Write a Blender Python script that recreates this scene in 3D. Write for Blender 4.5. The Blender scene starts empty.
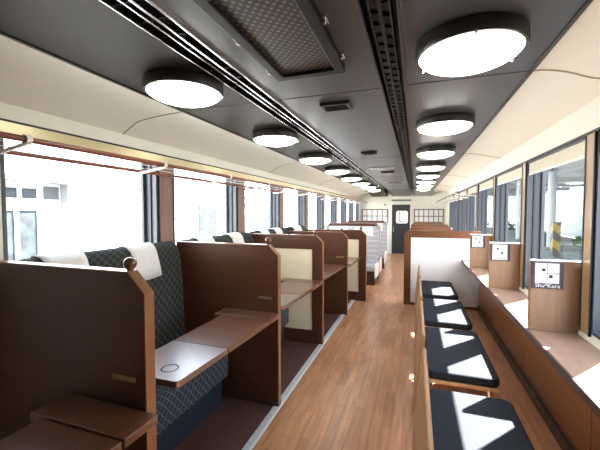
import bpy, bmesh, math, random
from mathutils import Vector, Matrix
random.seed(7)
S = bpy.context.scene
C = S.collection
PI = math.pi

# ------------------------------------------------------------------ materials
def _mat(name):
    m = bpy.data.materials.new(name); m.use_nodes = True
    nt = m.node_tree
    return m, nt, nt.nodes.get('Principled BSDF')

def N(nt, t, **kw):
    n = nt.nodes.new(t)
    for k, v in kw.items(): setattr(n, k, v)
    return n

def plain(name, col, rough=.5, metal=0., spec=.5, noise=.0, scale=8., coat=0.):
    m, nt, b = _mat(name)
    b.inputs['Base Color'].default_value = (*col, 1)
    b.inputs['Roughness'].default_value = rough
    b.inputs['Metallic'].default_value = metal
    b.inputs['Specular IOR Level'].default_value = spec
    b.inputs['Coat Weight'].default_value = coat
    b.inputs['Coat Roughness'].default_value = .1
    if noise > 0:
        tc = N(nt, 'ShaderNodeTexCoord'); nz = N(nt, 'ShaderNodeTexNoise')
        nz.inputs['Scale'].default_value = scale; nz.inputs['Detail'].default_value = 4
        nt.links.new(tc.outputs['Object'], nz.inputs['Vector'])
        cr = N(nt, 'ShaderNodeValToRGB')
        cr.color_ramp.elements[0].position = .3; cr.color_ramp.elements[1].position = .7
        cr.color_ramp.elements[0].color = (*[c*(1-noise) for c in col], 1)
        cr.color_ramp.elements[1].color = (*[min(1, c*(1+noise)) for c in col], 1)
        nt.links.new(nz.outputs['Fac'], cr.inputs['Fac'])
        nt.links.new(cr.outputs['Color'], b.inputs['Base Color'])
    return m

def wood(name, dark, light, stretch=(1, 12, 12), rough=.3, scale=2.2, coat=0., spec=.5, coat_ior=1.5, dist=.3):
    m, nt, b = _mat(name)
    tc = N(nt, 'ShaderNodeTexCoord'); mp = N(nt, 'ShaderNodeMapping')
    mp.inputs['Scale'].default_value = stretch
    nt.links.new(tc.outputs['Object'], mp.inputs['Vector'])
    nz = N(nt, 'ShaderNodeTexNoise'); nz.inputs['Scale'].default_value = scale
    nz.inputs['Detail'].default_value = 7; nz.inputs['Roughness'].default_value = .62
    nz.inputs['Distortion'].default_value = dist
    nt.links.new(mp.outputs['Vector'], nz.inputs['Vector'])
    cr = N(nt, 'ShaderNodeValToRGB')
    cr.color_ramp.elements[0].position = .32; cr.color_ramp.elements[1].position = .7
    cr.color_ramp.elements[0].color = (*dark, 1); cr.color_ramp.elements[1].color = (*light, 1)
    nt.links.new(nz.outputs['Fac'], cr.inputs['Fac'])
    nt.links.new(cr.outputs['Color'], b.inputs['Base Color'])
    b.inputs['Roughness'].default_value = rough
    b.inputs['Specular IOR Level'].default_value = spec
    b.inputs['Coat Weight'].default_value = coat
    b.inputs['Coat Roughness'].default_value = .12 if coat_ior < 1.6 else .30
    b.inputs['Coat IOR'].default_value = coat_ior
    if coat_ior > 1.6: b.inputs['Specular Tint'].default_value = (.8, .88, 1, 1)  # bluish tint puts sky sheen into the table tops
    return m

def planks(name, c1, c2, mortar, w=.10, length=.75, rough=.3, coat=0.2):
    """floor boards running along Y"""
    m, nt, b = _mat(name)
    tc = N(nt, 'ShaderNodeTexCoord'); mp = N(nt, 'ShaderNodeMapping')
    mp.inputs['Rotation'].default_value = (0, 0, PI/2)
    nt.links.new(tc.outputs['Object'], mp.inputs['Vector'])
    br = N(nt, 'ShaderNodeTexBrick')
    br.offset = .37; br.offset_frequency = 2
    br.inputs['Scale'].default_value = 1; br.inputs['Brick Width'].default_value = length
    br.inputs['Row Height'].default_value = w; br.inputs['Mortar Size'].default_value = .0015
    br.inputs['Color1'].default_value = (*c1, 1); br.inputs['Color2'].default_value = (*c2, 1)
    br.inputs['Mortar'].default_value = (*mortar, 1); br.inputs['Bias'].default_value = 0
    nt.links.new(mp.outputs['Vector'], br.inputs['Vector'])
    m2 = N(nt, 'ShaderNodeMapping'); m2.inputs['Scale'].default_value = (14, 1.2, 1)
    nt.links.new(tc.outputs['Object'], m2.inputs['Vector'])
    nz = N(nt, 'ShaderNodeTexNoise'); nz.inputs['Scale'].default_value = 2.5; nz.inputs['Detail'].default_value = 6
    nt.links.new(m2.outputs['Vector'], nz.inputs['Vector'])
    mr = N(nt, 'ShaderNodeMapRange'); mr.inputs[1].default_value = .3; mr.inputs[2].default_value = .7
    mr.inputs[3].default_value = .75; mr.inputs[4].default_value = 1.2
    nt.links.new(nz.outputs['Fac'], mr.inputs[0])
    mx = N(nt, 'ShaderNodeVectorMath', operation='SCALE')
    nt.links.new(br.outputs['Color'], mx.inputs[0]); nt.links.new(mr.outputs[0], mx.inputs['Scale'])
    nt.links.new(mx.outputs[0], b.inputs['Base Color'])
    b.inputs['Roughness'].default_value = rough; b.inputs['Coat Weight'].default_value = coat
    b.inputs['Coat Roughness'].default_value = .25
    return m

def lattice(name, base, line, s=.055, wv=.10, rough=.85, sub=.35):
    """woven upholstery: a diamond lattice with a finer weave inside, in object coordinates"""
    m, nt, b = _mat(name)
    tc = N(nt, 'ShaderNodeTexCoord'); sp = N(nt, 'ShaderNodeSeparateXYZ')
    nt.links.new(tc.outputs['Object'], sp.inputs[0])
    def math_(op, a, b_=None):
        n = N(nt, 'ShaderNodeMath', operation=op)
        for i, v in enumerate((a, b_)):
            if v is None: continue
            if isinstance(v, (int, float)): n.inputs[i].default_value = v
            else: nt.links.new(v, n.inputs[i])
        return n.outputs[0]
    u = math_('ADD', sp.outputs['X'], sp.outputs['Y'])
    v = math_('SUBTRACT', math_('MULTIPLY', sp.outputs['Z'], .8), sp.outputs['X'])
    def lines(scale, width):
        a = math_('FRACT', math_('MULTIPLY', math_('ADD', u, v), 1/scale))
        c = math_('FRACT', math_('MULTIPLY', math_('SUBTRACT', u, v), 1/scale))
        return math_('MAXIMUM', math_('LESS_THAN', a, width), math_('LESS_THAN', c, width))
    f = math_('MAXIMUM', lines(s, wv), math_('MULTIPLY', lines(s*.34, .2), sub))
    nz = N(nt, 'ShaderNodeTexNoise'); nz.inputs['Scale'].default_value = 60
    nt.links.new(tc.outputs['Object'], nz.inputs['Vector'])
    f = math_('MULTIPLY', f, math_('ADD', math_('MULTIPLY', nz.outputs['Fac'], 1.2), .3))
    mx = N(nt, 'ShaderNodeMix', data_type='RGBA'); nt.links.new(f, mx.inputs['Factor'])
    mx.inputs['A'].default_value = (*base, 1); mx.inputs['B'].default_value = (*line, 1)
    nt.links.new(mx.outputs['Result'], b.inputs['Base Color'])
    b.inputs['Roughness'].default_value = rough; b.inputs['Specular IOR Level'].default_value = .2
    return m

def stripes(name, a, c, s=.02, axis='Y', rough=.6):
    m, nt, b = _mat(name)
    tc = N(nt, 'ShaderNodeTexCoord'); w = N(nt, 'ShaderNodeTexWave', wave_type='BANDS', bands_direction=axis)
    w.inputs['Scale'].default_value = .314/s
    nt.links.new(tc.outputs['Object'], w.inputs['Vector'])
    cr = N(nt, 'ShaderNodeValToRGB'); cr.color_ramp.elements[0].color = (*a, 1); cr.color_ramp.elements[1].color = (*c, 1)
    nt.links.new(w.outputs['Fac'], cr.inputs['Fac']); nt.links.new(cr.outputs['Color'], b.inputs['Base Color'])
    b.inputs['Roughness'].default_value = rough
    return m

def glow(name, col, strength):
    m, nt, b = _mat(name)
    b.inputs['Base Color'].default_value = (.9, .9, .88, 1)
    b.inputs['Emission Color'].default_value = (*col, 1); b.inputs['Emission Strength'].default_value = strength
    return m

def glass(name, tint=(1, 1, 1)):
    m, nt, b = _mat(name)
    nt.nodes.remove(b); out = nt.nodes['Material Output']
    t = N(nt, 'ShaderNodeBsdfTransparent'); t.inputs['Color'].default_value = (*tint, 1)
    g = N(nt, 'ShaderNodeBsdfGlossy'); g.inputs['Roughness'].default_value = .02
    lw = N(nt, 'ShaderNodeLayerWeight'); lw.inputs['Blend'].default_value = .5
    pw = N(nt, 'ShaderNodeMath', operation='POWER'); pw.inputs[1].default_value = 5
    nt.links.new(lw.outputs['Facing'], pw.inputs[0])
    fr = N(nt, 'ShaderNodeMath', operation='MULTIPLY_ADD'); fr.inputs[1].default_value = .5; fr.inputs[2].default_value = .02
    nt.links.new(pw.outputs[0], fr.inputs[0])
    mx = N(nt, 'ShaderNodeMixShader')
    nt.links.new(fr.outputs[0], mx.inputs[0]); nt.links.new(t.outputs[0], mx.inputs[1]); nt.links.new(g.outputs[0], mx.inputs[2])
    nt.links.new(mx.outputs[0], out.inputs['Surface'])
    return m

def mesh_holes(name, col, hole, s=.02):
    """perforated sheet: round holes in rows, dark inside"""
    m, nt, b = _mat(name)
    tc = N(nt, 'ShaderNodeTexCoord'); vo = N(nt, 'ShaderNodeTexVoronoi')
    vo.inputs['Scale'].default_value = 1/s; vo.inputs['Randomness'].default_value = 0
    mp = N(nt, 'ShaderNodeMapping'); mp.inputs['Rotation'].default_value = (0, 0, PI/4)
    nt.links.new(tc.outputs['Object'], mp.inputs['Vector']); nt.links.new(mp.outputs[0], vo.inputs['Vector'])
    cr = N(nt, 'ShaderNodeValToRGB'); cr.color_ramp.elements[0].position = .38; cr.color_ramp.elements[1].position = .46
    cr.color_ramp.elements[0].color = (*hole, 1); cr.color_ramp.elements[1].color = (*col, 1)
    nt.links.new(vo.outputs['Distance'], cr.inputs['Fac']); nt.links.new(cr.outputs['Color'], b.inputs['Base Color'])
    b.inputs['Roughness'].default_value = .4; b.inputs['Metallic'].default_value = .3
    return m

def hazard(name):
    m, nt, b = _mat(name)
    tc = N(nt, 'ShaderNodeTexCoord'); w = N(nt, 'ShaderNodeTexWave', wave_type='BANDS', bands_direction='DIAGONAL')
    w.inputs['Scale'].default_value = 1.1
    nt.links.new(tc.outputs['Object'], w.inputs['Vector'])
    cr = N(nt, 'ShaderNodeValToRGB'); cr.color_ramp.interpolation = 'CONSTANT'
    cr.color_ramp.elements[1].position = .5
    cr.color_ramp.elements[0].color = (.02, .02, .02, 1); cr.color_ramp.elements[1].color = (.13, .09, .01, 1)
    nt.links.new(w.outputs['Fac'], cr.inputs['Fac']); nt.links.new(cr.outputs['Color'], b.inputs['Base Color'])
    b.inputs['Roughness'].default_value = .7
    return m

M = {
 'walnut': wood('walnut lacquer', (.060, .0215, .0095), (.092, .034, .0155), (1.2, 11, 11), .32, 1.6, .15, dist=.1),
 'walnut_table': wood('walnut table top', (.120, .045, .020), (.145, .056, .025), (7, 1, 7), .3, 1.6, .6, .6, 1.75, .1),
 'walnut_sky_sheen': wood('walnut table leaf with window sheen painted in', (.125, .055, .03), (.145, .066, .036), (7, 1, 7), .38, 1.6, 1., .7, 2.5, .1),  # same walnut as the other leaves, window reflection boosted by coat and tint
 'walnut_light': wood('walnut edge', (.20, .085, .035), (.30, .14, .065), (10, 10, 1), .32, 2.),
 'orange_wood': wood('reddish oak', (.105, .042, .017), (.145, .059, .024), (1.2, 14, 14), .35, 2.),
 'beech': wood('pale beech', (.40, .22, .10), (.56, .34, .17), (10, 1.5, 10), .4, 2.),
 'beech_shaded': wood('beech back board with shade painted in', (.27, .135, .06), (.38, .20, .09), (10, 1.5, 10), .4, 2.),  # beech again, darkened to paint in the shade on the backs
 'oak': wood('light oak board', (.25, .145, .085), (.32, .19, .115), (12, 12, 1.2), .4, 2.2),
 'counter': wood('light oak counter', (.27, .165, .115), (.35, .225, .16), (12, 1.2, 12), .32, 2.2, .2),
 'fascia': wood('bronzed wood fascia', (.16, .056, .016), (.22, .082, .025), (12, 1.2, 12), .3, 1.4, .2),
 'pier': wood('pier cladding', (.20, .11, .085), (.28, .165, .125), (12, 12, 1.2), .35, 2.),
 'pier_lit': wood('pier cladding with golden light painted in', (.30, .185, .09), (.42, .27, .14), (12, 12, 1.2), .3, 2.),  # right piers: golden light painted into the cladding colour
 'seam_tan': plain('tan cove joint', (.34, .28, .19), .5, noise=.05),
 'dark_wood': wood('dark end grain', (.03, .013, .007), (.06, .026, .013), (8, 8, 8), .4, 2.),
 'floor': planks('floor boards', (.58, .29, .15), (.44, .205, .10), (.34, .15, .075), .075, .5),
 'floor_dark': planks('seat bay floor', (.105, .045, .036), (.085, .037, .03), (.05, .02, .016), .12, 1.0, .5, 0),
 'strip': plain('aluminium floor edging', (.60, .62, .62), .4, .2, noise=.15, scale=40),
 'cream': plain('cream panel', (.79, .79, .70), .5, noise=.02),
 'cream_inset': plain('cream inset panel', (.74, .63, .43), .55, noise=.02),
 'white_panel': plain('white inset panel', (.80, .81, .82), .55, noise=.01),
 'white': plain('white enamel', (.8, .8, .79), .4, noise=.01),
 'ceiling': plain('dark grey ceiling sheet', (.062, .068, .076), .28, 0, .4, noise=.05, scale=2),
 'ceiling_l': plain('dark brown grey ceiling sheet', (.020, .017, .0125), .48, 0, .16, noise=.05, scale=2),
 'seam': plain('black joint', (.012, .012, .012), .6, noise=.1),
 'black': plain('black lacquer', (.009, .009, .009), .45, 0, .2, noise=.1),
 'bronze': plain('dark bronze lamp rim', (.013, .011, .010), .35, .0, noise=.1),
 'chrome': plain('polished aluminium', (.72, .73, .75), .16, 1., noise=.02),
 'steel': plain('brushed steel', (.45, .46, .47), .35, 1., noise=.05),
 'finial': plain('dark polished wood', (.13, .05, .02), .14, 0, .6, noise=.1),
 'brass': plain('old brass', (.30, .20, .10), .35, .8, noise=.1),
 'jamb': plain('blue grey window lining', (.040, .053, .068), .4, .0, noise=.05),
 'jamb_light': plain('aluminium sash', (.42, .46, .50), .35, .5, noise=.05),
 'gasket': plain('window gasket', (.015, .016, .02), .5, noise=.1),
 'glass': glass('window glass'),
 'lamp': glow('opal lamp diffuser', (1, .96, .87), 5.0),
 'fabric': lattice('dark lattice upholstery', (.012, .015, .016), (.105, .11, .095), .062, .085),
 'fabric_blue': lattice('blue grey lattice upholstery', (.022, .028, .038), (.13, .15, .17), .055, .14),
 'fabric_grey': lattice('grey lattice upholstery', (.27, .28, .31), (.43, .43, .45), .09, .3, .85, .2),
 'navy': stripes('navy ribbed seat base', (.010, .015, .030), (.022, .032, .055), .018, 'Z'),
 'cushion': plain('black blue cushion cloth', (.0135, .0175, .025), .8, 0, .25, noise=.2, scale=60),
 'linen': plain('off white headrest linen', (.66, .645, .61), .9, 0, .2, noise=.04, scale=30),
 'rail': plain('reddish brown rack rail', (.20, .062, .035), .3, 0, .5, noise=.1),
 'netting': plain('white rack wire', (.78, .77, .73), .5, noise=.02),
 'khaki': plain('khaki window head', (.62, .54, .33), .3, .3, noise=.05),
 'door': plain('blue black door paint', (.022, .028, .034), .35, noise=.05),
 'sign_frame': plain('aubergine sign frame', (.045, .03, .055), .5, noise=.05),
 'paper': plain('white print', (.80, .80, .80), .6, noise=.01),
 'ink': plain('black ink', (.02, .02, .025), .6, noise=.1),
 'grey_ink': plain('grey ink', (.24, .25, .27), .6, noise=.05),
 'blind': plain('cream roller blind cloth', (.72, .68, .56), .8, 0, .2, noise=.03, scale=20),
 'perforated': mesh_holes('perforated grille sheet', (.02, .018, .017), (.16, .135, .11), .026),
 'muntin': plain('dark brown muntin', (.05, .035, .03), .5, noise=.1),
 'shoji': plain('white paper pane', (.85, .86, .86), .7, noise=.01),
 'out_far': plain('distant pale wall', (.145, .155, .155), .8, noise=.05),
 'out_joint': plain('pale grey joint', (.19, .195, .2), .7, noise=.1),
 'out_white': plain('pale building wall', (.62, .63, .63), .8, noise=.06, scale=.7),
 'out_grey': plain('pale grey metal', (.065, .07, .075), .7, noise=.08),
 'out_teal': plain('teal machinery', (.012, .020, .026), .6, noise=.9, scale=5),
 'out_concrete': plain('platform concrete', (.045, .06, .047), .9, noise=.1, scale=3),
 'out_column': plain('platform column paint', (.16, .175, .185), .6, noise=.04),
 'out_green': plain('shrub leaf green', (.03, .075, .028), .8, noise=.4, scale=5),
 'out_bark': plain('shrub twig brown', (.10, .07, .05), .9, noise=.2),
 'out_roof': plain('platform roof sheet', (.2, .22, .23), .7, noise=.04),
 'out_ground': plain('track ballast', (.22, .22, .21), .95, noise=.2, scale=6),
 'hazard': hazard('black and yellow hazard bands'),
}

# ------------------------------------------------------------------ mesh builder
class MB:
    def __init__(s): s.bm = bmesh.new()
    def box(s, x0, x1, y0, y1, z0, z1):
        v = [s.bm.verts.new((x, y, z)) for x in (x0, x1) for y in (y0, y1) for z in (z0, z1)]
        for f in ((0,1,3,2),(4,6,7,5),(0,4,5,1),(2,3,7,6),(0,2,6,4),(1,5,7,3)): s.bm.faces.new([v[i] for i in f])
        return s
    def prism(s, pts, axis, a, b):
        """pts: outline in the two other axes (order x,y,z without axis), extruded from a to b"""
        def P(p, t):
            q = list(p); q.insert('xyz'.index(axis), t); return q
        A = [s.bm.verts.new(P(p, a)) for p in pts]; B = [s.bm.verts.new(P(p, b)) for p in pts]
        n = len(pts)
        s.bm.faces.new(A); s.bm.faces.new(B[::-1])
        for i in range(n): s.bm.faces.new((A[i], B[i], B[(i+1) % n], A[(i+1) % n]))
        return s
    def strip(s, pts, axis, a, b):
        """open sheet"""
        def P(p, t):
            q = list(p); q.insert('xyz'.index(axis), t); return q
        A = [s.bm.verts.new(P(p, a)) for p in pts]; B = [s.bm.verts.new(P(p, b)) for p in pts]
        for i in range(len(pts)-1): s.bm.faces.new((A[i], B[i], B[i+1], A[i+1]))
        return s
    def tube(s, pts, r, n=10):
        pts = [Vector(p) for p in pts]; rings = []
        for i, p in enumerate(pts):
            d = (pts[min(i+1, len(pts)-1)] - pts[max(i-1, 0)]).normalized()
            u = d.orthogonal().normalized() if i == 0 else (u - d*u.dot(d)).normalized()
            w = d.cross(u)
            rings.append([s.bm.verts.new(p + (u*math.cos(2*PI*k/n) + w*math.sin(2*PI*k/n))*r) for k in range(n)])
        for a, b in zip(rings, rings[1:]):
            for k in range(n): s.bm.faces.new((a[k], a[(k+1) % n], b[(k+1) % n], b[k]))
        s.bm.faces.new(rings[0][::-1]); s.bm.faces.new(rings[-1])
        return s
    def lathe(s, prof, c=(0,0,0), n=40):
        rings = []
        for r, z in prof:
            if r < 1e-6: rings.append([s.bm.verts.new((c[0], c[1], c[2]+z))])
            else: rings.append([s.bm.verts.new((c[0]+r*math.cos(2*PI*k/n), c[1]+r*math.sin(2*PI*k/n), c[2]+z)) for k in range(n)])
        for a, b in zip(rings, rings[1:]):
            for k in range(n):
                k2 = (k+1) % n
                if len(a) == 1 and len(b) == 1: continue
                if len(a) == 1: s.bm.faces.new((a[0], b[k2], b[k]))
                elif len(b) == 1: s.bm.faces.new((a[k], a[k2], b[0]))
                else: s.bm.faces.new((a[k], a[k2], b[k2], b[k]))
        return s
    def build(s, name, mat, parent=None, bevel=0, seg=2, smooth=False, loc=None):
        bmesh.ops.recalc_face_normals(s.bm, faces=s.bm.faces)
        me = bpy.data.meshes.new(name); s.bm.to_mesh(me); s.bm.free()
        me.materials.append(M[mat] if isinstance(mat, str) else mat)
        o = bpy.data.objects.new(name, me); C.objects.link(o)
        if parent: o.parent = parent
        if loc: o.location = loc
        if smooth:
            for p in me.polygons: p.use_smooth = True
        if bevel:
            b = o.modifiers.new('bevel', 'BEVEL'); b.width = bevel; b.segments = seg; b.limit_method = 'ANGLE'
            b.angle_limit = math.radians(35)
            for p in me.polygons: p.use_smooth = True
            w = o.modifiers.new('wn', 'WEIGHTED_NORMAL')
        elif smooth:
            try:
                me.set_sharp_from_angle(angle=math.radians(40))
            except Exception: pass
        return o

def rrect(x0, x1, z0, z1, r, n=5):
    pts = []
    for cx, cz, a0 in ((x1-r, z1-r, 0), (x0+r, z1-r, 90), (x0+r, z0+r, 180), (x1-r, z0+r, 270)):
        for k in range(n+1):
            a = math.radians(a0 + 90*k/n); pts.append((cx + r*math.cos(a), cz + r*math.sin(a)))
    return pts

def frame_prism(outer, inner, axis, a, b):
    """closed ring between two outlines with equal counts"""
    m = MB(); bm = m.bm
    def P(p, t):
        q = list(p); q.insert('xyz'.index(axis), t); return q
    L = [[bm.verts.new(P(p, t)) for p in pts] for pts in (outer, inner) for t in (a, b)]
    oa, ob, ia, ib = L; n = len(outer)
    for i in range(n):
        j = (i+1) % n
        bm.faces.new((oa[i], oa[j], ob[j], ob[i])); bm.faces.new((ia[i], ib[i], ib[j], ia[j]))
        bm.faces.new((oa[i], ia[i], ia[j], oa[j])); bm.faces.new((ob[i], ob[j], ib[j], ib[i]))
    return m

def tag(o, label=None, cat=None, group=None, kind=None):
    if label: o['label'] = label
    if cat: o['category'] = cat
    if group: o['group'] = group
    if kind: o['kind'] = kind
    return o
def thing(name, label, cat, loc=(0,0,0), group=None, kind=None):
    o = bpy.data.objects.new(name, None); C.objects.link(o); o.location = loc; o.empty_display_size = .1
    return tag(o, label, cat, group, kind)
def struct(o): o['kind'] = 'structure'; return o
def dup(root, loc, label=None, group=None):
    r = root.copy(); C.objects.link(r); r.location = loc
    if label: r['label'] = label
    if group: r['group'] = group
    for ch in list(root.children):
        c = ch.copy(); C.objects.link(c); c.parent = r
        for g in ch.children:
            d = g.copy(); C.objects.link(d); d.parent = c
    return r
def text(name, body, size, mat, parent, loc, rot, depth=.0006, sx=1.):
    cu = bpy.data.curves.new(name, 'FONT'); cu.body = body; cu.size = size; cu.extrude = depth
    cu.align_x = 'CENTER'; cu.align_y = 'CENTER'
    t = bpy.data.objects.new(name + '_curve', cu); C.objects.link(t)
    bpy.context.view_layer.update()
    me = bpy.data.meshes.new_from_object(t.evaluated_get(bpy.context.evaluated_depsgraph_get()))
    bpy.data.objects.remove(t)
    me.materials.clear(); me.materials.append(M[mat])
    o = bpy.data.objects.new(name, me); C.objects.link(o); o.parent = parent
    o.location = loc; o.rotation_euler = rot; o.scale = (sx, 1, 1)
    return o

# ------------------------------------------------------------------ measures (metres; camera stands at x = 0, y = 0)
XL, XR, ZC = -2.05, 1.0, 2.33          # side walls and ceiling
Y0, Y1 = -1.7, 13.2                    # ends of the carriage
P = 1.31                               # window bay
SILL, HEAD = .87, 2.07
KL = range(0, 9)                      # left bays : opening from 1.15+P k to 2.27+P k
KR = range(-1, 8)                      # right bays: opening from 2.55+P k to 3.73+P k

# ------------------------------------------------------------------ floor and shell
struct(MB().box(-1.02, XR+.2, Y0, Y1, -.05, 0).build('floor', 'floor'))
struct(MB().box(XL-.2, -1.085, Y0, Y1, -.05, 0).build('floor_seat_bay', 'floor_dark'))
o = struct(MB().box(-1.085, -1.020, Y0, Y1, -.05, .006).build('trim_floor_edging', 'strip', bevel=.003))
o = struct(MB().box(-1.036, -1.020, Y0, Y1, .006, .010).build('trim_floor_edging_lip', 'white'))

def side_wall(name, xin, sgn, opens, zcove):
    xo = xin + sgn*.14
    xa, xb = min(xin, xo), max(xin, xo)
    m = MB()
    m.box(xa, xb, Y0, Y1, 0, SILL)
    m.box(xa, xb, Y0, Y1, HEAD, ZC+.1)
    e = [Y0] + [v for ab in opens for v in ab] + [Y1]
    for a, b in zip(e[0::2], e[1::2]): m.box(xa, xb, a, b, SILL, HEAD)
    return struct(m.build(name, 'cream'))
opL = [(1.15+P*k, 2.27+P*k) for k in KL if 2.27+P*k < Y1-.3 and 1.15+P*k > Y0]  # out-of-view bays left closed to keep light off the near partition
opR = [(2.56+P*k, 3.74+P*k) for k in KR if 3.74+P*k < Y1-.3 and 2.56+P*k > Y0]
side_wall('wall_left', XL, -1, opL, 2.17)
side_wall('wall_right', XR, 1, opR, 2.27)

wn = 0
def window(a, b, xin, sgn):
    """lined opening with a sash and one pane"""
    global wn; wn += 1
    xg = xin + sgn*.105
    lo, hi = sorted((xin - sgn*.004, xin + sgn*.138))
    fr = frame_prism([(a, SILL), (b, SILL), (b, HEAD), (a, HEAD)],
                     [(a+.018, SILL+.02), (b-.018, SILL+.02), (b-.018, HEAD-.02), (a+.018, HEAD-.02)], 'x', lo, hi)
    f = struct(fr.build('window_%d' % wn, 'jamb'))
    g0, g1 = sorted((xg, xg + sgn*.03))
    sash = frame_prism([(a+.018, SILL+.02), (b-.018, SILL+.02), (b-.018, HEAD-.02), (a+.018, HEAD-.02)],
                       [(a+.045, SILL+.05), (b-.045, SILL+.05), (b-.045, HEAD-.026), (a+.045, HEAD-.026)], 'x', g0, g1)
    sash.build('window_sash', 'jamb', f, .004)
    gk = MB()
    q0, q1 = sorted((xin + sgn*.045, xin + sgn*.06))
    gk.box(q0, q1, b-.03, b-.017, SILL+.02, HEAD-.02); gk.box(q0, q1, a+.017, a+.03, SILL+.02, HEAD-.02)
    gk.build('window_gasket', 'gasket', f)
    xp = xg + sgn*.015
    MB().strip([(xp, SILL+.045), (xp, HEAD-.022)], 'y', a+.04, b-.04).build('window_pane', 'glass', f)
    return f
for a, b in opL: window(a, b, XL, -1)
for a, b in opR: window(a, b, XR, 1)
# wooden cladding on the piers between the windows
tn = 0
def pier(a, b, xin, sgn, top=HEAD):
    global tn; tn += 1
    x0, x1 = sorted((xin - sgn*.012, xin + sgn*.01))
    o = struct(MB().box(x0, x1, a, b, SILL-.02, top).build('trim_%d' % tn, 'pier' if sgn < 0 else 'pier_lit', bevel=.004))
    g0, g1 = sorted((xin - sgn*.016, xin))
    MB().box(g0, g1, b-.012, b, SILL-.02, top).build('pier_edge', 'gasket', o)
    MB().box(g0, g1, a, a+.008, SILL-.02, top).build('pier_edge', 'gasket', o)
for (a, b), (c, d) in zip(opL, opL[1:]): pier(b+.004, c-.004, XL, -1, HEAD-.086)
for (a, b), (c, d) in zip(opR, opR[1:]): pier(b+.004, c-.004, XR, 1)

# coves from the ceiling to the window head
def cove(x0, z0, x1, z1, bulge, n=10):
    pts = []
    for i in range(n+1):
        t = i/n
        pts.append((x0 + (x1-x0)*t, z0 + (z1-z0)*(t**bulge)))
    return pts
CL = cove(-1.61, 2.33, XL+.002, 2.17, 1.8)
CR = cove(.555, 2.33, XR-.002, 2.27, 1.8)
o = struct(MB().strip(CL + [(XL+.004, HEAD)], 'y', Y0, Y1).build('trim_left_cove', 'cream', smooth=True))
o = struct(MB().strip(CR + [(XR-.004, HEAD+.01)], 'y', Y0, Y1).build('trim_right_cove', 'cream', smooth=True))
def seam_on(prof, ys, name, bulge_y):
    m = MB()
    for y in ys:
        pts = [(x, y + bulge_y*(1-math.cos(PI*.5*min(1, (i/(len(prof)-1))*1.5))), z-.002) for i, (x, z) in enumerate(prof)]
        m.tube(pts, .004, 6)
    return struct(m.build(name, 'seam_tan'))
JY = [2.06 + 2.62*k for k in range(-1, 5)]
seam_on(CL, JY, 'trim_left_cove_joint', -.13)
seam_on(CR, JY, 'trim_right_cove_joint', .12)
# window heads: dark line and khaki band (left), dark line (right)
struct(MB().box(XL, XL+.022, Y0, Y1, HEAD-.0, HEAD+.012).build('trim_left_head_line', 'gasket'))
struct(MB().box(XL, XL+.02, Y0, Y1, HEAD-.085, HEAD).build('trim_left_head', 'khaki'))
struct(MB().box(XR-.018, XR, Y0, Y1, HEAD-.004, HEAD+.012).build('trim_right_head_line', 'gasket'))

# ceiling: three dark sheets with two recessed air slots between; a sloping end piece
def ceil_sheet(name, x0, x1, mat):
    m = MB().prism([(Y0, ZC), (11.4, ZC), (Y1, 2.17), (Y1, ZC+.1), (Y0, ZC+.1)], 'x', x0, x1)
    return struct(m.build(name, mat))
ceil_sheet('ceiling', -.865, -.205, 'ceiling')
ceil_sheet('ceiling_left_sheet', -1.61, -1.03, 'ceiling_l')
ceil_sheet('ceiling_right_sheet', -.06, .555, 'ceiling')
struct(MB().box(XL-.2, XR+.2, Y0, Y1, ZC+.10, ZC+.15).build('ceiling_backing', 'seam'))
m = MB()
for y in JY:
    for x0, x1 in ((-1.61, -1.03), (-.865, -.205), (-.06, .555)): m.box(x0, x1, y-.004, y+.004, ZC-.0015, ZC+.002)
struct(m.build('trim_ceiling_joint', 'seam'))
for nm, x0, x1 in (('trim_left_ceiling_edge', -1.62, -1.60), ('trim_right_ceiling_edge', .548, .566)):
    struct(MB().box(x0, x1, Y0, 11.6, ZC-.008, ZC+.01).build(nm, 'bronze', bevel=.003))

# air slots (long louvred channels)
YA, YB = Y0+.02, 11.4
t = thing('air_slot', 'long black ceiling slot with polished aluminium rails above the left tables', 'air slot', (-.948, 0, ZC))
MB().box(-.083, .083, YA, YB, .06, .08).build('slot_back', 'black', t)
for x0, x1, z0 in ((-.083, -.076, -.012), (-.045, -.036, .004), (-.004, .008, .0), (.070, .083, -.014)):
    MB().box(x0, x1, YA, YB, z0, .06).build('rail', 'chrome', t, .002)
m = MB()
y = YA
while y < YB: m.box(-.076, .070, y, y+.008, .02, .06); y += .12
tag(m.build('louvre', 'black', t), kind='stuff')
t = thing('air_slot', 'long black ceiling slot with rows of louvres, right of the square grille', 'air slot', (-.1325, 0, ZC))
MB().box(-.073, .073, YA, YB, .06, .08).build('slot_back', 'black', t)
for x0, x1, z0 in ((-.073, -.062, -.012), (-.040, -.034, -.004), (-.006, .006, -.010), (.032, .038, -.004), (.060, .073, -.012)):
    MB().box(x0, x1, YA, YB, z0, .06).build('rail', 'bronze' if z0 < -.011 else 'black', t, .002)
m = MB(); y = YA
while y < YB:
    m.box(-.034, -.006, y, y+.05, .004, .012); m.box(.006, .032, y+.03, y+.08, .004, .012); y += .085
tag(m.build('louvre', 'black', t), kind='stuff')

# end walls
def end_wall(name, y, ya, yb):
    return struct(MB().box(XL-.2, XR+.2, ya, yb, 0, ZC+.1).build(name, 'cream'))
end_wall('wall_far', Y1, Y1, Y1+.12)
end_wall('wall_near', Y0, Y0-.12, Y0)
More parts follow.
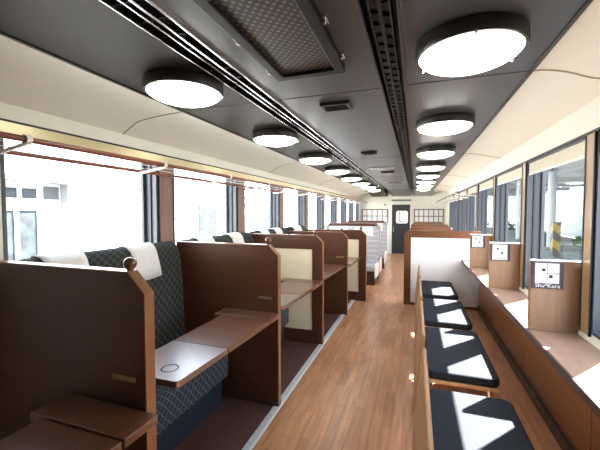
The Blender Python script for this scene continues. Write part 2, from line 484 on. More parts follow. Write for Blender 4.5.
# far door
d = struct(MB().box(-.86, -.21, Y1-.03, Y1, 0, 1.86).build('door_1', 'door', bevel=.006))
frame_prism(rrect(-.745, -.25, 1.12, 1.66, .09), rrect(-.715, -.28, 1.15, 1.63, .07), 'y', Y1-.042, Y1-.028).build('door_window_frame', 'black', d)
MB().prism(rrect(-.72, -.275, 1.145, 1.635, .07), 'y', Y1-.036, Y1-.031).build('door_window_pane', 'shoji', d)
MB().box(-.60, -.57, Y1-.05, Y1-.036, 1.20, 1.60).box(-.58, -.44, Y1-.05, Y1-.036, 1.20, 1.24).build('door_window_bar', 'jamb_light', d)
MB().tube([(-.80, Y1-.03, 1.0), (-.80, Y1-.07, 1.0), (-.80, Y1-.07, .85), (-.80, Y1-.03, .85)], .012).build('door_handle', 'steel', d)
m = frame_prism([(-.93, 0), (-.14, 0), (-.14, 1.93), (-.93, 1.93)], [(-.865, 0.001), (-.205, .001), (-.205, 1.865), (-.865, 1.865)], 'y', Y1-.045, Y1)
struct(m.build('trim_door_frame', 'cream'))
# lattice windows either side of the door
def lattice_window(x0, x1, cols, n):
    z0, z1 = 1.16, 1.69
    f = struct(frame_prism([(x0, z0), (x1, z0), (x1, z1), (x0, z1)], [(x0+.03, z0+.03), (x1-.03, z0+.03), (x1-.03, z1-.03), (x0+.03, z1-.03)],
                    'y', Y1-.04, Y1).build('window_lattice_%d' % n, 'muntin'))
    MB().box(x0+.02, x1-.02, Y1-.015, Y1-.008, z0+.02, z1-.02).build('window_pane', 'shoji', f)
    m = MB()
    for k in range(1, cols): x = x0 + (x1-x0)*k/cols; m.box(x-.012, x+.012, Y1-.035, Y1-.016, z0+.03, z1-.03)
    m.box(x0+.03, x1-.03, Y1-.034, Y1-.017, (z0+z1)/2-.012, (z0+z1)/2+.012)
    m.build('window_muntin', 'muntin', f)
lattice_window(-2.0, -1.02, 5, 1); lattice_window(-.07, .95, 6, 2)
t = thing('wall_vent', 'slim dark louvred vent above the far door', 'vent', (-.53, Y1, 2.02))
MB().box(-.36, .36, -.02, 0, -.035, .035).build('vent_frame', 'steel', t)
m = MB()
for k in range(3): m.box(-.34, .34, -.026, -.018, -.025+k*.02, -.015+k*.02)
m.build('vent_slot', 'black', t)
t = thing('wall_fitting', 'small dark round fitting on the cream end wall left of the door', 'fitting', (-1.12, Y1-.001, 1.86))
MB().lathe([(0, 0), (.03, 0), (.03, .012), (0, .02)], n=16).build('fitting_disc', 'bronze', t).rotation_euler = (PI/2, 0, 0)

# ------------------------------------------------------------------ ceiling lamps
def make_lamp():
    t = thing('ceiling_lamp', '', 'ceiling lamp', (0,0,ZC), 'round ceiling lamps')
    MB().lathe([(0, 0), (.205, 0), (.216, -.006), (.218, -.050), (.212, -.062), (.203, -.062), (.203, -.05), (0, -.05)], n=56).build('lamp_rim', 'bronze', t, smooth=True)
    prof = [(.2025*math.cos(a), -.052 - .058*math.sin(a)) for a in [PI/2*k/10 for k in range(11)]]
    prof[-1] = (0, prof[-1][1])
    MB().lathe(prof, n=56).build('lamp_diffuser', 'lamp', t, smooth=True)
    for k in range(3):
        a = 2*PI*k/3 + 2.6
        MB().lathe([(0, -.074), (.006, -.072), (.008, -.062), (.005, -.055)], (.213*math.cos(a), .213*math.sin(a), 0), 10).build('lamp_clip', 'chrome', t)
    return t
ORD = ['nearest', 'second nearest', 'third', 'fourth', 'fifth', 'sixth', 'seventh', 'eighth', 'ninth']
lamp = None
for side, x in (('right', .205), ('left', -1.258)):
    for k in range(8):
        lab = '%s round ceiling lamp of the %s row, white disc in dark rim' % (ORD[k], side)
        if lamp is None: lamp = make_lamp(); o = lamp
        else: o = dup(lamp, (0,0,0))
        o.location = (x, 1.62 + P*k, ZC); o['label'] = lab

# ceiling grille and little vents
t = thing('ceiling_grille', 'square dark perforated grille in the ceiling between the two slots', 'grille', (-.525, 1.40, ZC))
frame_prism([(-.182, -.46), (.182, -.46), (.182, .29), (-.182, .29)], [(-.135, -.42), (.135, -.42), (.135, .245), (-.135, .245)], 'z', -.035, .0).build('grille_frame', 'black', t, .004)
MB().box(-.14, .14, -.425, .25, -.018, -.010).build('grille_mesh', 'perforated', t)
for x, y in ((-.196, -.12), (-.196, .20), (.19, .16), (.19, -.15)):
    l_ = MB().box(x-.012, x+.012, y-.025, y+.025, -.014, 0).build('latch', 'chrome', t, .002)
    MB().box(x-.006, x+.006, y-.012, y+.012, -.026, -.0145).build('latch_lever', 'chrome', l_, .002)
def ceiling_vent(x, y, w, l, label, mat='bronze', n=2):
    t = thing('ceiling_vent', label, 'vent', (x, y, ZC), None)
    frame_prism([(-w, -l), (w, -l), (w, l), (-w, l)], [(-w*.78, -l*.72), (w*.78, -l*.72), (w*.78, l*.72), (-w*.78, l*.72)], 'z', -.022, 0).build('vent_frame', mat, t, .004)
    m = MB()
    for k in range(4): m.box(-w*.78, w*.78, l*(-.6+.36*k), l*(-.6+.36*k)+.012, -.014, -.002)
    m.build('vent_slat', 'black', t)
ceiling_vent(-.525, 2.28, .10, .075, 'small dark square ceiling vent just beyond the big grille')
ceiling_vent(-.555, 4.22, .095, .06, 'small dark ceiling vent before the second ceiling joint')
t = thing('ceiling_fitting', 'bright metal fitting plate on the ceiling beyond the second vent', 'ceiling fitting', (-.545, 5.75, ZC))
MB().prism(rrect(-.22, .22, -.10, .10, .07), 'z', -.012, 0).build('plate', 'steel', t, .003)
m = MB()
for k in range(-3, 4): m.box(k*.055-.016, k*.055+.016, -.05, .05, -.022, -.011)
m.build('plate_slot', 'white', t)
ceiling_vent(-.50, 6.35, .12, .05, 'narrow dark ceiling vent behind the bright fitting plate')
t = thing('ceiling_fitting', 'furthest oval metal fitting on the ceiling, before the end wall', 'ceiling fitting', (-.50, 8.6, ZC))
MB().prism(rrect(-.26, .26, -.14, .14, .12), 'z', -.012, 0).build('plate', 'steel', t, .003)
MB().prism(rrect(-.16, .16, -.07, .07, .06), 'z', -.018, -.011).build('plate_slot', 'black', t)

# ------------------------------------------------------------------ luggage racks
def luggage_rack(xw, sgn, ya, yb, label, yoff):
    """sgn: direction from wall into the cabin"""
    t = thing('luggage_rack', label, 'luggage rack', (xw, ya, 1.93))
    L = yb - ya
    MB().tube([(sgn*.33, 0, .005), (sgn*.33, L, .005)], .015, 12).build('front_rail', 'rail', t, smooth=True)
    MB().tube([(sgn*.10, 0, -.03), (sgn*.10, L, -.03)], .013, 12).build('rear_rail', 'rail', t, smooth=True)
    m = MB()
    for k in range(2):
        f = .25+.5*k; MB().tube([(sgn*(.14+.15*f), 0, -.022+.022*f), (sgn*(.14+.15*f), L, -.022+.022*f)], .003, 6).build('shelf_wire', 'netting', t)
    y = yoff
    while y < L:
        m = MB().tube([(0, y, -.05), (sgn*.10, y, -.047), (sgn*.33, y, -.012)], .010, 8)
        m.lathe([(.017, -.013), (.023, -.013), (.023, .013), (.017, .013)], n=16)
        bm = m.bm
        ring = [v for v in bm.verts][-64:]
        for v in ring:
            x_, y_, z_ = v.co; v.co = (sgn*.33 + x_, y + z_, .005 + y_)
        m.build('bracket', 'white', t, smooth=True); y += .9
luggage_rack(XL, 1, Y0+.1, 12.6, 'long left luggage rack with two reddish rails above the windows', .875)
luggage_rack(XR, -1, 6.35, 12.6, 'far right luggage rack above the windows of the rear seats', .3)

# ------------------------------------------------------------------ left seat bays
PY = [1.07, 2.47, 3.83, 5.07, 5.97]          # near faces of the five dividers
TH = .05
TZ = .78
def divider(y, inset, label, xend=-1.045, plate=True, cream='cream_inset', xw=XL, h=1.345):
    ch = .085
    t = thing('seat_divider', label, 'partition', (xend, y, 0), 'wooden partitions between the left seat bays')
    w = xw + .02 - xend                    # negative: reaches to the wall
    out = [(w, 0), (0, 0), (0, h-ch), (-ch, h), (w, h)]
    if inset:
        m = MB()
        m.prism([(-.125, 0), (0, 0), (0, h-ch), (-ch, h), (-.125, h)], 'y', 0, TH)      # post
        m.prism([(w, h-.165), (-.125, h-.165), (-.125, h), (w, h)], 'y', 0, TH)         # head
        m.prism([(w, 0), (-.125, 0), (-.125, .16), (w, .16)], 'y', 0, TH)
        m.prism([(w, .16), (w+.07, .16), (w+.07, h-.165), (w, h-.165)], 'y', 0, TH)
        m.build('panel', 'walnut', t)
        MB().prism([(w+.07, .16), (-.125, .16), (-.125, h-.165), (w+.07, h-.165)], 'y', .012, TH-.012).build('inset_panel', cream, t)
    else:
        MB().prism(out, 'y', 0, TH).build('panel', 'walnut', t, .003)
    # pale edge strip over the top, chamfer and aisle end
    e = .006
    path = [(w, h), (-ch, h), (0, h-ch), (0, 0)]
    off = [(w, h+e), (-ch+.003, h+e), (e, h-ch+.003), (e, 0)]
    MB().prism(path + off[::-1], 'y', -.001, TH+.001).build('edge_strip', 'walnut_light', t)
    MB().lathe([(.0, -.002), (.013, -.002), (.013, .004), (.017, .008), (.024, .018), (.027, .030), (.024, .043), (.015, .053), (0, .057)],
               (-ch-.008, TH/2, h+e), 24).build('finial', 'finial', t, smooth=True)
    if plate:
        p = MB().box(-.175, -.05, -.004, 0, .885, .908).build('label_plate', 'brass', t, .0015)
        m = MB()
        for k in range(9):
            m.box(-.165+k*.0118, -.165+k*.0118+.006+.003*(k % 2), -.0048, -.0035, .893, .900)
        m.build('plate_marking', 'grey_ink', p)
    return t
divider(PY[0], False, 'dark walnut partition nearest the camera, cut off by the left frame edge')
divider(PY[1], False, 'second dark walnut partition, behind the first bench and white lit table', h=1.325)
divider(PY[2], True, 'walnut partition with a large cream inset, third along the aisle', plate=False, h=1.312)
divider(PY[3], False, 'plain walnut partition fourth along the aisle, between two with cream insets', xend=-.99, h=1.28)
divider(PY[4], True, 'last walnut partition with small cream inset, before the rear box seats', plate=False, xend=-.83, h=1.265)

# folding tables along the aisle
def make_table(L, first=False):
    """local y=0 at the far face (next divider's near face); extends towards -y for L"""
    t = thing('folding_table', '', 'table', (0,0,TZ), 'folding tables of the left seat bays')
    xi = -1.45
    th = .034
    s0, s1, s2 = -L, -L + .43*(L/1.17), -.17
    xf = lambda y: -1.022 + .050*y/1.17                 # front edge, opening out a little towards the divider
    r = .022
    leaf1 = [(xi, s0), (xf(s0)-r, s0)] + [(xf(s0)-r+r*math.sin(a), s0+r-r*math.cos(a)) for a in [PI/2*k/4 for k in range(1, 5)]] + [(xf(s1), s1-.004), (xi, s1-.004)]
    a = MB().prism(leaf1, 'z', -th, 0).build('table_leaf', 'walnut_sky_sheen', t, .003)
    cx, cy = xf(s0)-.135, s0+.105                      # recessed cup ring in the near corner
    pts = lambda rr: [(cx+rr*math.cos(q), cy+rr*math.sin(q)) for q in [2*PI*k/40 for k in range(40)]]
    frame_prism(pts(.046), pts(.038), 'z', -.004, .0008).build('cup_ring', 'seam', a)
    leaf2 = [(xi, s1+.004), (xf(s1), s1+.004), (xf(s2), s2-.006), (xi, s2-.006)]
    MB().prism(leaf2, 'z', -th, 0).build('table_leaf', 'walnut_table', t, .003)
    end = [(xi-.08, s2+.006), (xf(s2), s2+.006), (xf(0), -.012), (xf(0)-.008, -.003), (xi-.08, -.003)]
    MB().prism(end, 'z', -th, 0).build('table_end', 'walnut_table', t, .003)
    xo = -1.06
    MB().box(xi+.06, xi+.10, s0+.05, -.003, -th-.03, -th).build('support_rail', 'dark_wood', t)
    for yy in (s1, s2):
        for xx in (xi+.05, xo-.07): MB().box(xx-.02, xx+.02, yy-.03, yy+.03, -th-.004, -th).build('hinge', 'brass', t)
    return t
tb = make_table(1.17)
tl = ['walnut folding table with glossy white lit leaf in front of the first bench',
      'walnut folding table leading to the partition with the cream inset',
      'walnut folding table between the third and fourth partitions']
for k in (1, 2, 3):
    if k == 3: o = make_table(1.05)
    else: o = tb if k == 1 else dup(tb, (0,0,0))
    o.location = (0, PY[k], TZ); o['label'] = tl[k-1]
last_table = o = make_table(.80); o.location = (.10, PY[4], TZ); o['label'] = 'furthest walnut folding table, ending at the last cream inset partition'
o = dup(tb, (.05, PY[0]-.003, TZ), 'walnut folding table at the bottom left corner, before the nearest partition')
MB().prism([(-1.08, TH+.004), (-.985, TH+.004), (-.97, .26), (-.99, .30), (-1.08, .30)], 'z', -.03, 0).build('table_leaf', 'walnut_light', last_table, .004)

# benches with their backs to the windows
def make_bench(L):
    t = thing('window_bench', '', 'bench', (0,0,0), 'upholstered benches under the left windows')
    # cushion
    prof = [(-1.90, .23), (-1.47, .23), (-1.452, .25), (-1.45, .41), (-1.465, .44), (-1.50, .452), (-1.90, .44)]
    MB().prism(prof, 'y', 0, L).build('seat_cushion', 'fabric_blue', t, .012, 3)
    MB().prism([(-2.0, 0), (-1.52, 0), (-1.50, .228), (-2.0, .228)], 'y', .01, L-.01).build('seat_base', 'navy', t)
    back = [(-2.045, .45), (-1.875, .45), (-1.895, 1.02), (-1.91, 1.17), (-1.925, 1.24), (-1.945, 1.297), (-1.975, 1.332), (-2.01, 1.343), (-2.045, 1.335)]
    b = MB().prism(back, 'y', 0, L).build('backrest', 'fabric', t, .006, 2)
    e = .006
    cov = [(-2.04, 1.30), (-2.04, 1.337+e), (-2.01, 1.343+e), (-1.972, 1.332+e), (-1.941+e*.5, 1.298+e), (-1.922+e, 1.24), (-1.908+e, 1.17), (-1.90+e, 1.10)]
    for c in (.285, L-.39):
        m = MB()
        rows = []
        n = 6
        for i, (x, z) in enumerate(cov):
            half = .128 + .008*math.sin(i)
            row = []
            for j in range(n+1):
                f = j/n
                dz = -.012*math.sin(PI*f) if i == len(cov)-1 else 0
                row.append(m.bm.verts.new((x, c - half + 2*half*f, z + dz)))
            rows.append(row)
        for a_, b_ in zip(rows, rows[1:]):
            for j in range(n): m.bm.faces.new((a_[j], a_[j+1], b_[j+1], b_[j]))
        h = m.build('headrest_cover', 'linen', t, smooth=True)
        s = h.modifiers.new('thick', 'SOLIDIFY'); s.thickness = .006; s.offset = 1
    return t
LB = PY[1] - PY[0] - TH - .09
bench = make_bench(LB)
bl = ['dark lattice bench with white headrest covers, nearest, behind the first partition',
      'dark lattice bench behind the second partition, two pale headrest covers showing',
      'bench behind the cream inset partition, only headrest covers showing over it',
      'furthest window bench, hidden behind the fourth partition but for its cover tops']
for k in range(4):
    if k == 3: o = make_bench(PY[4]-PY[3]-TH-.03)
    elif k == 2: o = make_bench(PY[3]-PY[2]-TH-.05)
    else: o = bench if k == 0 else dup(bench, (0,0,0))
    o.location = (0, PY[k]+TH+.004, 0); o['label'] = bl[k]

# ------------------------------------------------------------------ box seats (rear of the carriage)
def make_box_seat(W, face, h=1.33, wood_back=False):
    """double seat; local x from 0 (aisle side) to -W (wall); face=-1 looks towards the camera (-y)"""
    t = thing('box_bench', '', 'train seat', (0,0,0), 'box seats at the rear of the carriage')
    f = face
    def yb(a, b): return sorted((f*a, f*b))
    y0, y1 = yb(.04, .50)
    MB().box(-W+.03, -.03, y0, y1, .30, .45).build('seat_cushion', 'fabric_grey', t, .04, 3)
    y0, y1 = yb(.10, .44)
    MB().box(-W+.05, -.05, y0, y1, 0, .30).build('seat_base', 'dark_wood', t)
    y0, y1 = yb(-.02, .11)
    MB().box(-W+.01, -.004, y0, y1, .44, h-.06).build('backrest', 'fabric_grey', t, .03, 3)
    y0, y1 = yb(-.045, -.018)
    tr = .22
    MB().prism([(-W, .12), (-.012, .12), (-.012, h-.10), (-.10, h), (-W+.10, h), (-W, h-.10)], 'y', y0, y1).build('back_board', 'orange_wood', t, .006)
    y0, y1 = yb(-.045, .10)
    MB().prism([(-.10, h-.02), (0, h-.12), (0, h-.10), (-.10, h), (-W+.10, h), (-W, h-.10), (-W, h-.12), (-W+.10, h-.02)], 'y', y0, y1).build('top_rail', 'orange_wood', t, .004)
    y0, y1 = yb(.02, .50)
    for x0 in (-.045, -W):
        MB().box(x0, x0+.045, y0, y1, .16, .47).build('side_panel', 'white', t, .02, 3)
    for c in (-W*.27, -W*.73):
        y0, y1 = yb(.075, .128)
        MB().box(c-W*.17, c+W*.17, y0, y1, h-.28, h-.075).build('headrest_cover', 'linen', t, .012, 2)
    return t
WL = -.78 - (XL+.03)
bsA = make_box_seat(WL, -1); bsA.location = (-.78, 7.75, 0); bsA['label'] = 'grey lattice box seat facing the camera, first behind the last left partition'
o = dup(bsA, (-.78, 10.0, 0), 'grey lattice box seat facing the camera, furthest on the left by the door')
bsB = make_box_seat(-.93-(XL+.03), 1, 1.24); bsB.location = (-.93, PY[4]+.36, 0); bsB['label'] = 'left box seat with white side panel, back against the last partition'
bsC = make_box_seat(WL, 1); bsC.location = (-.78, 7.95, 0); o = bsC; tag(o, 'left box seat facing the far door, back to back with the nearer one')
WR = .84
rs = None
for y, lab in ((7.55, 'right box seat with stepped wooden top rail, just behind the white partition'),
               (9.4, 'furthest right box seat, its wooden top rail near the door')):
    if rs is None: rs = make_box_seat(WR, 1, 1.33); o = rs
    else: o = dup(rs, (0,0,0))
    o.location = (.715, y, 0); o['label'] = lab

# ------------------------------------------------------------------ right side: big white partition
t = thing('white_partition', 'large white panelled partition in a reddish wood frame, right of the aisle', 'partition', (-.185, 6.0, 0))
W, H_, ch = XR - .015 + .185, 1.275, .08
m = MB()
m.prism([(0, 0), (.11, 0), (.11, H_), (ch, H_), (0, H_-ch)], 'y', 0, .06)
m.prism([(.11, H_-.115), (W, H_-.115), (W, H_), (.11, H_)], 'y', 0, .06)
m.prism([(.11, 0), (W, 0), (W, .045), (.11, .045)], 'y', 0, .06)
m.build('frame', 'orange_wood', t, .003)
MB().box(.11, W, .012, .048, .045, H_-.115).build('inset_panel', 'white_panel', t)
MB().prism([(0, H_-ch), (-.006, H_-ch), (ch-.003, H_+.006), (W, H_+.006), (W, H_), (ch, H_)], 'y', -.001, .061).build('edge_strip', 'orange_wood', t)

# counter under the right windows
CZ, CX = .81, .705
CY0, CY1 = Y0+.3, 5.99
t = thing('window_counter', 'long light oak counter with dark edge under the right windows', 'counter', (CX, 0, CZ))
MB().box(.012, XR+.0-CX, CY0, CY1, -.035, 0).build('counter_top', 'counter', t)
MB().box(0, .014, CY0, CY1, -.042, .003).build('edge_strip', 'dark_wood', t, .003)
MB().box(.03, .05, CY0, CY1, -.075, -.036).build('under_rail', 'dark_wood', t)
m = None
for y in [.3+1.31*k for k in range(5)]:
    MB().prism([(.05, -.036), (XR-CX, -.036), (XR-CX, -.24), (XR-CX-.03, -.24)], 'y', y, y+.02).build('bracket', 'dark_wood', t)
# bronzed cladding below the counter
for k in range(-1, 5):
    a, b = 1.03+1.31*k*1.0, 1.03+1.31*(k+1)
    b = min(b, 5.985)
    tn += 1
    struct(MB().box(XR-.025, XR-.001, a+.003, b-.003, .08, CZ-.04).build('trim_%d' % tn, 'fascia', bevel=.003))
struct(MB().box(XR-.055, XR-.002, Y0, 5.985, 0, .085).build('baseboard_right', 'dark_wood', bevel=.004))

# upright boards on the counter, each with its own sign
DY = [2.60, 3.91, 5.22]
dl = ['light oak board standing on the counter, nearest the camera', 'middle light oak board standing on the counter', 'furthest light oak board on the counter, by the white partition']
proto = None
for y, lab in zip(DY, dl):
    if proto is None:
        proto = thing('counter_board', lab, 'board', (0,0,0), 'upright boards on the counter')
        x0 = .728
        x1 = XR+.088; zs = SILL+.022-CZ
        MB().prism([(x0, 0), (XR, 0), (XR, zs), (x1, zs), (x1, .462), (x0, .462)], 'y', 0, .026).build('board', 'oak', proto, .003)
        MB().box(x0, x1, -.002, .028, .462, .470).build('board_lit_top', 'white', proto, .002)  # white strip paints the light caught by the board's top edge
        MB().box(x0-.004, x0, -.001, .027, 0, .462).build('board_edge', 'walnut_light', proto)
        o = proto
    else: o = dup(proto, (0,0,0), lab)
    o.location = (0, y, CZ)
# signs
def sign(y, label, dark_band):
    t = thing('counter_sign', label, 'sign', (.733, y, CZ+.283), 'signs on the counter boards')
    w, h = .178, .178
    MB().box(0, w, -.008, -.0005, 0, h).build('sign_frame', 'sign_frame', t, .002)
    zb = .036 if dark_band else .012
    MB().box(.018, w-.026, -.0095, -.0078, zb, h-.010).build('sign_print', 'paper', t)
    m = MB(); cx = (.018+w-.026)/2; cz = (zb+h-.010)/2 + (0 if dark_band else .012)
    m.box(cx-.002, cx+.002, -.0102, -.0094, zb+.002, h-.011); m.box(.019, w-.027, -.0102, -.0094, cz-.002, cz+.002)
    m.build('sign_rule', 'grey_ink', t)
    m = MB()
    m.box(cx-.030, cx-.010, -.0102, -.0094, cz+.012, cz+.032); m.box(cx+.010, cx+.030, -.0102, -.0094, cz-.030, cz-.010)
    m.build('sign_emblem', 'ink', t)
    for k in range(3):
        MB().box(cx+.014, cx+.038, -.0100, -.0094, cz+.014+.008*k, cz+.016+.008*k).build('sign_print_line', 'grey_ink', t)
        MB().box(cx-.046, cx-.016, -.0100, -.0094, cz-.034+.008*k, cz-.032+.008*k).build('sign_print_line', 'grey_ink', t)
    if dark_band: text('sign_lettering', 'Shu*Kura', .036, 'paper', t, (w*.5, -.0085, .019), (PI/2, 0, 0))
    else: text('sign_lettering', 'Shu*Kura', .026, 'ink', t, (w*.5-.003, -.0100, .026), (PI/2, 0, 0))
    return t
sign(DY[0], 'nearest counter sign, white lettering on its dark lower band', True)
sign(DY[1], 'middle counter sign, dark frame round white print with dark lettering', False)
sign(DY[2], 'furthest counter sign, on the board by the white partition', False)

# roller blinds at the right windows
def make_blind(w):
    t = thing('roller_blind', '', 'blind', (0,0,0), 'cream roller blinds at the right windows')
    MB().box(-.002, .002, 0, w, -.115, 0).build('blind_cloth', 'blind', t)
    MB().box(-.007, .007, 0, w, -.130, -.113).build('bottom_bar', 'white', t, .003)
    m = MB().tube([(.0, w*.5, -.13), (0, w*.5, -.145)], .005, 8); m.box(-.004, .004, w*.5-.012, w*.5+.012, -.150, -.142)
    m.build('pull_tab', 'black', t)
    return t
bd = None
for i, (a, b) in enumerate(opR):
    if b < 2: continue
    j = sum(1 for q, r in opR if r >= 2 and q < a)
    lab = '%s cream roller blind pulled a little way down at the right windows' % (ORD[j] if j < 9 else 'furthest')
    if bd is None: bd = make_blind(b-a-.044); o = bd
    else: o = dup(bd, (0,0,0))
    o.location = (XR+.008, a+.022, HEAD-.0); o['label'] = lab

# ------------------------------------------------------------------ bench stools facing the windows
def make_stool():
    t = thing('bench_stool', '', 'bench', (0,0,0), 'low backed bench stools at the counter')
    L = 1.0
    MB().box(.085, .545, 0, L, .372, .398).build('seat_board', 'beech', t, .006)
    # cushion with soft rounded corners
    bm_ = MB().prism(rrect(.082, .56, .004, L-.004, .055, 6), 'z', .398, .462)
    bm_.build('seat_cushion', 'cushion', t, .022, 4)
    # low back: slightly raked board
    MB().prism([(.0, .14), (.026, .14), (.076, .70), (.069, .715), (.056, .715), (.048, .70)], 'y', 0, L).build('backrest', 'beech_shaded', t, .005, 2)
    for y in (.07, L-.07):
        m = MB().tube([(.12, y, .372), (.10, y, .0)], .014, 8).tube([(.50, y, .372), (.52, y, .0)], .014, 8)
        m.tube([(.108, y, .16), (.512, y, .16)], .009, 8)
        m.build('leg_frame', 'steel', t, smooth=True)
    return t
st = None
for y, lab in ((1.30, 'nearest navy cushioned bench stool, cut off by the bottom of the picture'),
               (2.53, 'second navy bench stool from the front, beside the aisle'),
               (3.70, 'third navy bench stool from the front, beside the middle counter board'),
               (4.90, 'furthest navy bench stool, against the white partition')):
    if st is None: st = make_stool(); o = st
    else: o = dup(st, (0,0,0))
    o.location = (0, y, 0); o['label'] = lab

# ------------------------------------------------------------------ outside
GZ = -.9
struct(MB().box(-40, 40, -20, 45, GZ-.1, GZ).build('ground', 'out_ground'))
# left: pale depot building
b = thing('depot_building', 'bleached white building with machinery window outside the left windows', 'building', (-7.5, 0, GZ))
MB().box(-.4, 0, -12, 24, 0, 5.2).build('wall', 'out_white', b)
G = -GZ
for z in (1.35, 1.88, 2.22): MB().box(0, .02, 5.45, 24, z+G, z+G+.03).build('wall_joint', 'out_joint', b)
MB().box(0, .25, 5.33, 5.42, G-.5, G+2.35).build('corner_post', 'out_joint', b)
f = MB().box(0, .03, 4.0, 4.92, G+.45, G+1.68).build('window', 'out_white', b)
MB().box(.03, .04, 4.05, 4.86, G+.5, G+1.62).build('pane', 'out_teal', f)
for y in (4.38, 4.80): MB().box(.04, .07, y, y+.07, G+.5, G+1.62).build('mullion', 'out_white', f)
f2 = MB().box(0, .03, 4.0, 4.82, G+1.87, G+2.07).build('upper_window', 'out_teal', b)
MB().box(.03, .06, 4.45, 4.52, G+1.87, G+2.07).build('mullion', 'out_white', f2)
MB().box(0, .03, 4.97, 5.28, G+1.86, G+2.13).build('louvre_vent', 'out_grey', b)
MB().box(0, .4, 1.0, 5.34, G+2.2, G+2.28).build('canopy', 'out_joint', b)
for y0, y1, z0, z1 in ((8.75, 9.0, .75, 1.9), (9.5, 10.0, 1.0, 1.8), (10.35, 10.75, .55, 1.84), (10.95, 11.5, .45, 1.8), (16, 16.6, .5, 1.9), (20, 21, .5, 1.9)):
    MB().box(0, .03, y0, y1, z0+G, z1+G).build('window', 'out_teal' if y0 > 10 else 'out_joint', b)
# right: platform with columns under a roof
p = thing('station_platform', 'pale concrete platform outside the right windows', 'platform', (3.0, 0, GZ))
MB().box(0, 6, -12, 40, 0, .95).build('platform_slab', 'out_concrete', p)
MB().box(0, .35, -12, 40, .95, .97).build('platform_edge', 'out_column', p)
r = thing('platform_roof', 'long pale roof over the platform outside the right windows', 'roof', (4.6, 0, 3.0))
MB().box(-1.0, 6, 4, 40, .35, .45).build('roof_sheet', 'out_roof', r)
for k in range(8): MB().box(-1.0, 6, 7.2+4.5*k, 7.4+4.5*k, .15, .35).build('roof_beam', 'out_column', r)
col = None
for k in range(7):
    lab = '%s white steel column on the platform outside the right windows' % ORD[k]
    if col is None:
        col = thing('platform_column', lab, 'column', (0,0,0), 'platform columns')
        MB().lathe([(.14, 0), (.14, 3.1), (.20, 3.1), (.20, 3.15)], n=16).build('shaft', 'out_column', col, smooth=True)
        MB().lathe([(.22, 0), (.22, .06), (.15, .08)], n=16).build('base_plate', 'out_grey', col)
        o = col
    else: o = dup(col, (0,0,0), lab)
    o.location = (5.2, 16.2+4.5*k, .07)
t = thing('hazard_post', 'short post with black and yellow bands outside the nearest right window', 'post', (4.5, 13.6, .05))
MB().box(-.11, .11, -.11, .11, .02, 1.15).build('post', 'hazard', t)
MB().box(-.13, .13, -.13, .13, 1.15, 1.2).build('post_cap', 'out_grey', t)
t = thing('distant_building', 'pale low building beyond the platform, behind the hazard post', 'building', (15, 0, GZ))
MB().box(0, 6, 14, 70, 0, 6.5).build('wall', 'out_far', t)
for k in range(10): MB().box(-.05, 0, 17+5*k, 20+5*k, 2.2, 4.0).build('window', 'out_joint', t)
MB().box(-.3, 6.2, 13.8, 70.2, 6.5, 6.8).build('eave', 'out_joint', t)
# shrubs
def shrub(x, y, z, r, label):
    t = thing('shrub', label, 'shrub', (x, y, z), 'shrubs beyond the platform')
    rnd = random.Random(int(x*100+y*10))
    m = MB()
    for k in range(260):
        a, b_ = rnd.uniform(0, 2*PI), math.acos(rnd.uniform(-.3, 1)); q = r*rnd.uniform(.55, 1.05)
        c = Vector((q*math.sin(b_)*math.cos(a), q*math.sin(b_)*math.sin(a), r*.5 + q*.8*max(-.4, math.cos(b_))))
        d1 = Vector((rnd.uniform(-1,1), rnd.uniform(-1,1), rnd.uniform(-1,1))).normalized(); d2 = d1.orthogonal().normalized()
        L_ = r*.16
        m.bm.faces.new([m.bm.verts.new(c + v) for v in (d1*L_, d2*L_*.5, -d1*L_, -d2*L_*.5)])
    m.build('foliage', 'out_green', t)
    m = MB()
    for k in range(5):
        a = 2*PI*k/5; m.tube([(0, 0, 0), (r*.4*math.cos(a), r*.4*math.sin(a), r*.7)], .02, 5)
    m.build('stem', 'out_bark', t)
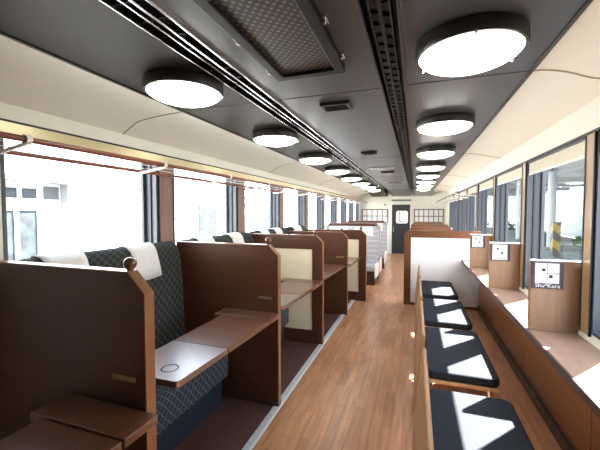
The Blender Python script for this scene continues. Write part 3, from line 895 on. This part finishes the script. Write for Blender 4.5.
for x, y, r, lab in ((5.4, 17.4, .5, 'round green shrub behind the hazard post'), (6.4, 28.5, .6, 'green shrub on the platform seen through the second right window'),
                (6.3, 16.0, .45, 'low green shrub at the right of the nearest right window'), (6.0, 36, .7, 'distant green shrub seen through the third right window')):
    shrub(x, y, .08, r, lab)

# ------------------------------------------------------------------ light, sky, camera
w = bpy.data.worlds.new('sky'); S.world = w; w.use_nodes = True
nt = w.node_tree; bg = nt.nodes['Background']
tc = N(nt, 'ShaderNodeTexCoord'); sp = N(nt, 'ShaderNodeSeparateXYZ'); cr = N(nt, 'ShaderNodeValToRGB')
nt.links.new(tc.outputs['Generated'], sp.inputs[0]); nt.links.new(sp.outputs['Z'], cr.inputs['Fac'])
cr.color_ramp.elements[0].position = 0; cr.color_ramp.elements[0].color = (.92, .96, 1, 1)
cr.color_ramp.elements[1].position = .8; cr.color_ramp.elements[1].color = (.62, .78, 1, 1)
nt.links.new(cr.outputs['Color'], bg.inputs['Color']); bg.inputs['Strength'].default_value = 4.2
sun = bpy.data.lights.new('sun', 'SUN'); sun.energy = 40; sun.angle = math.radians(.6); sun.color = (1, .96, .90)
so = bpy.data.objects.new('sun', sun); C.objects.link(so)
so.rotation_euler = Vector((-1, -1.18, -1.76)).to_track_quat('-Z', 'Y').to_euler()
so.location = (6, 8, 12)
# sky portals in the window openings help the renderer sample the daylight
for side, ops, x, ry in (('left', opL, XL-.22, -PI/2), ('right', opR, XR+.22, PI/2)):
    for a, b_ in ops:
        l = bpy.data.lights.new('window_portal', 'AREA'); l.shape = 'RECTANGLE'; l.size = HEAD-SILL; l.size_y = b_-a
        l.cycles.is_portal = True
        lo = bpy.data.objects.new('window_portal', l); C.objects.link(lo)
        lo.location = (x, (a+b_)/2, (SILL+HEAD)/2); lo.rotation_euler = (0, ry, 0)

cam = bpy.data.cameras.new('camera'); cam.sensor_width = 36; cam.lens = 335/600*36; cam.clip_start = .02; cam.clip_end = 200
co = bpy.data.objects.new('camera', cam); C.objects.link(co)
co.location = (0, 0, 1.6); co.rotation_euler = (math.radians(90-2.3077), 0, math.radians(19.085))
S.camera = co
S.view_settings.view_transform = 'Standard'
S.view_settings.exposure = 1.3
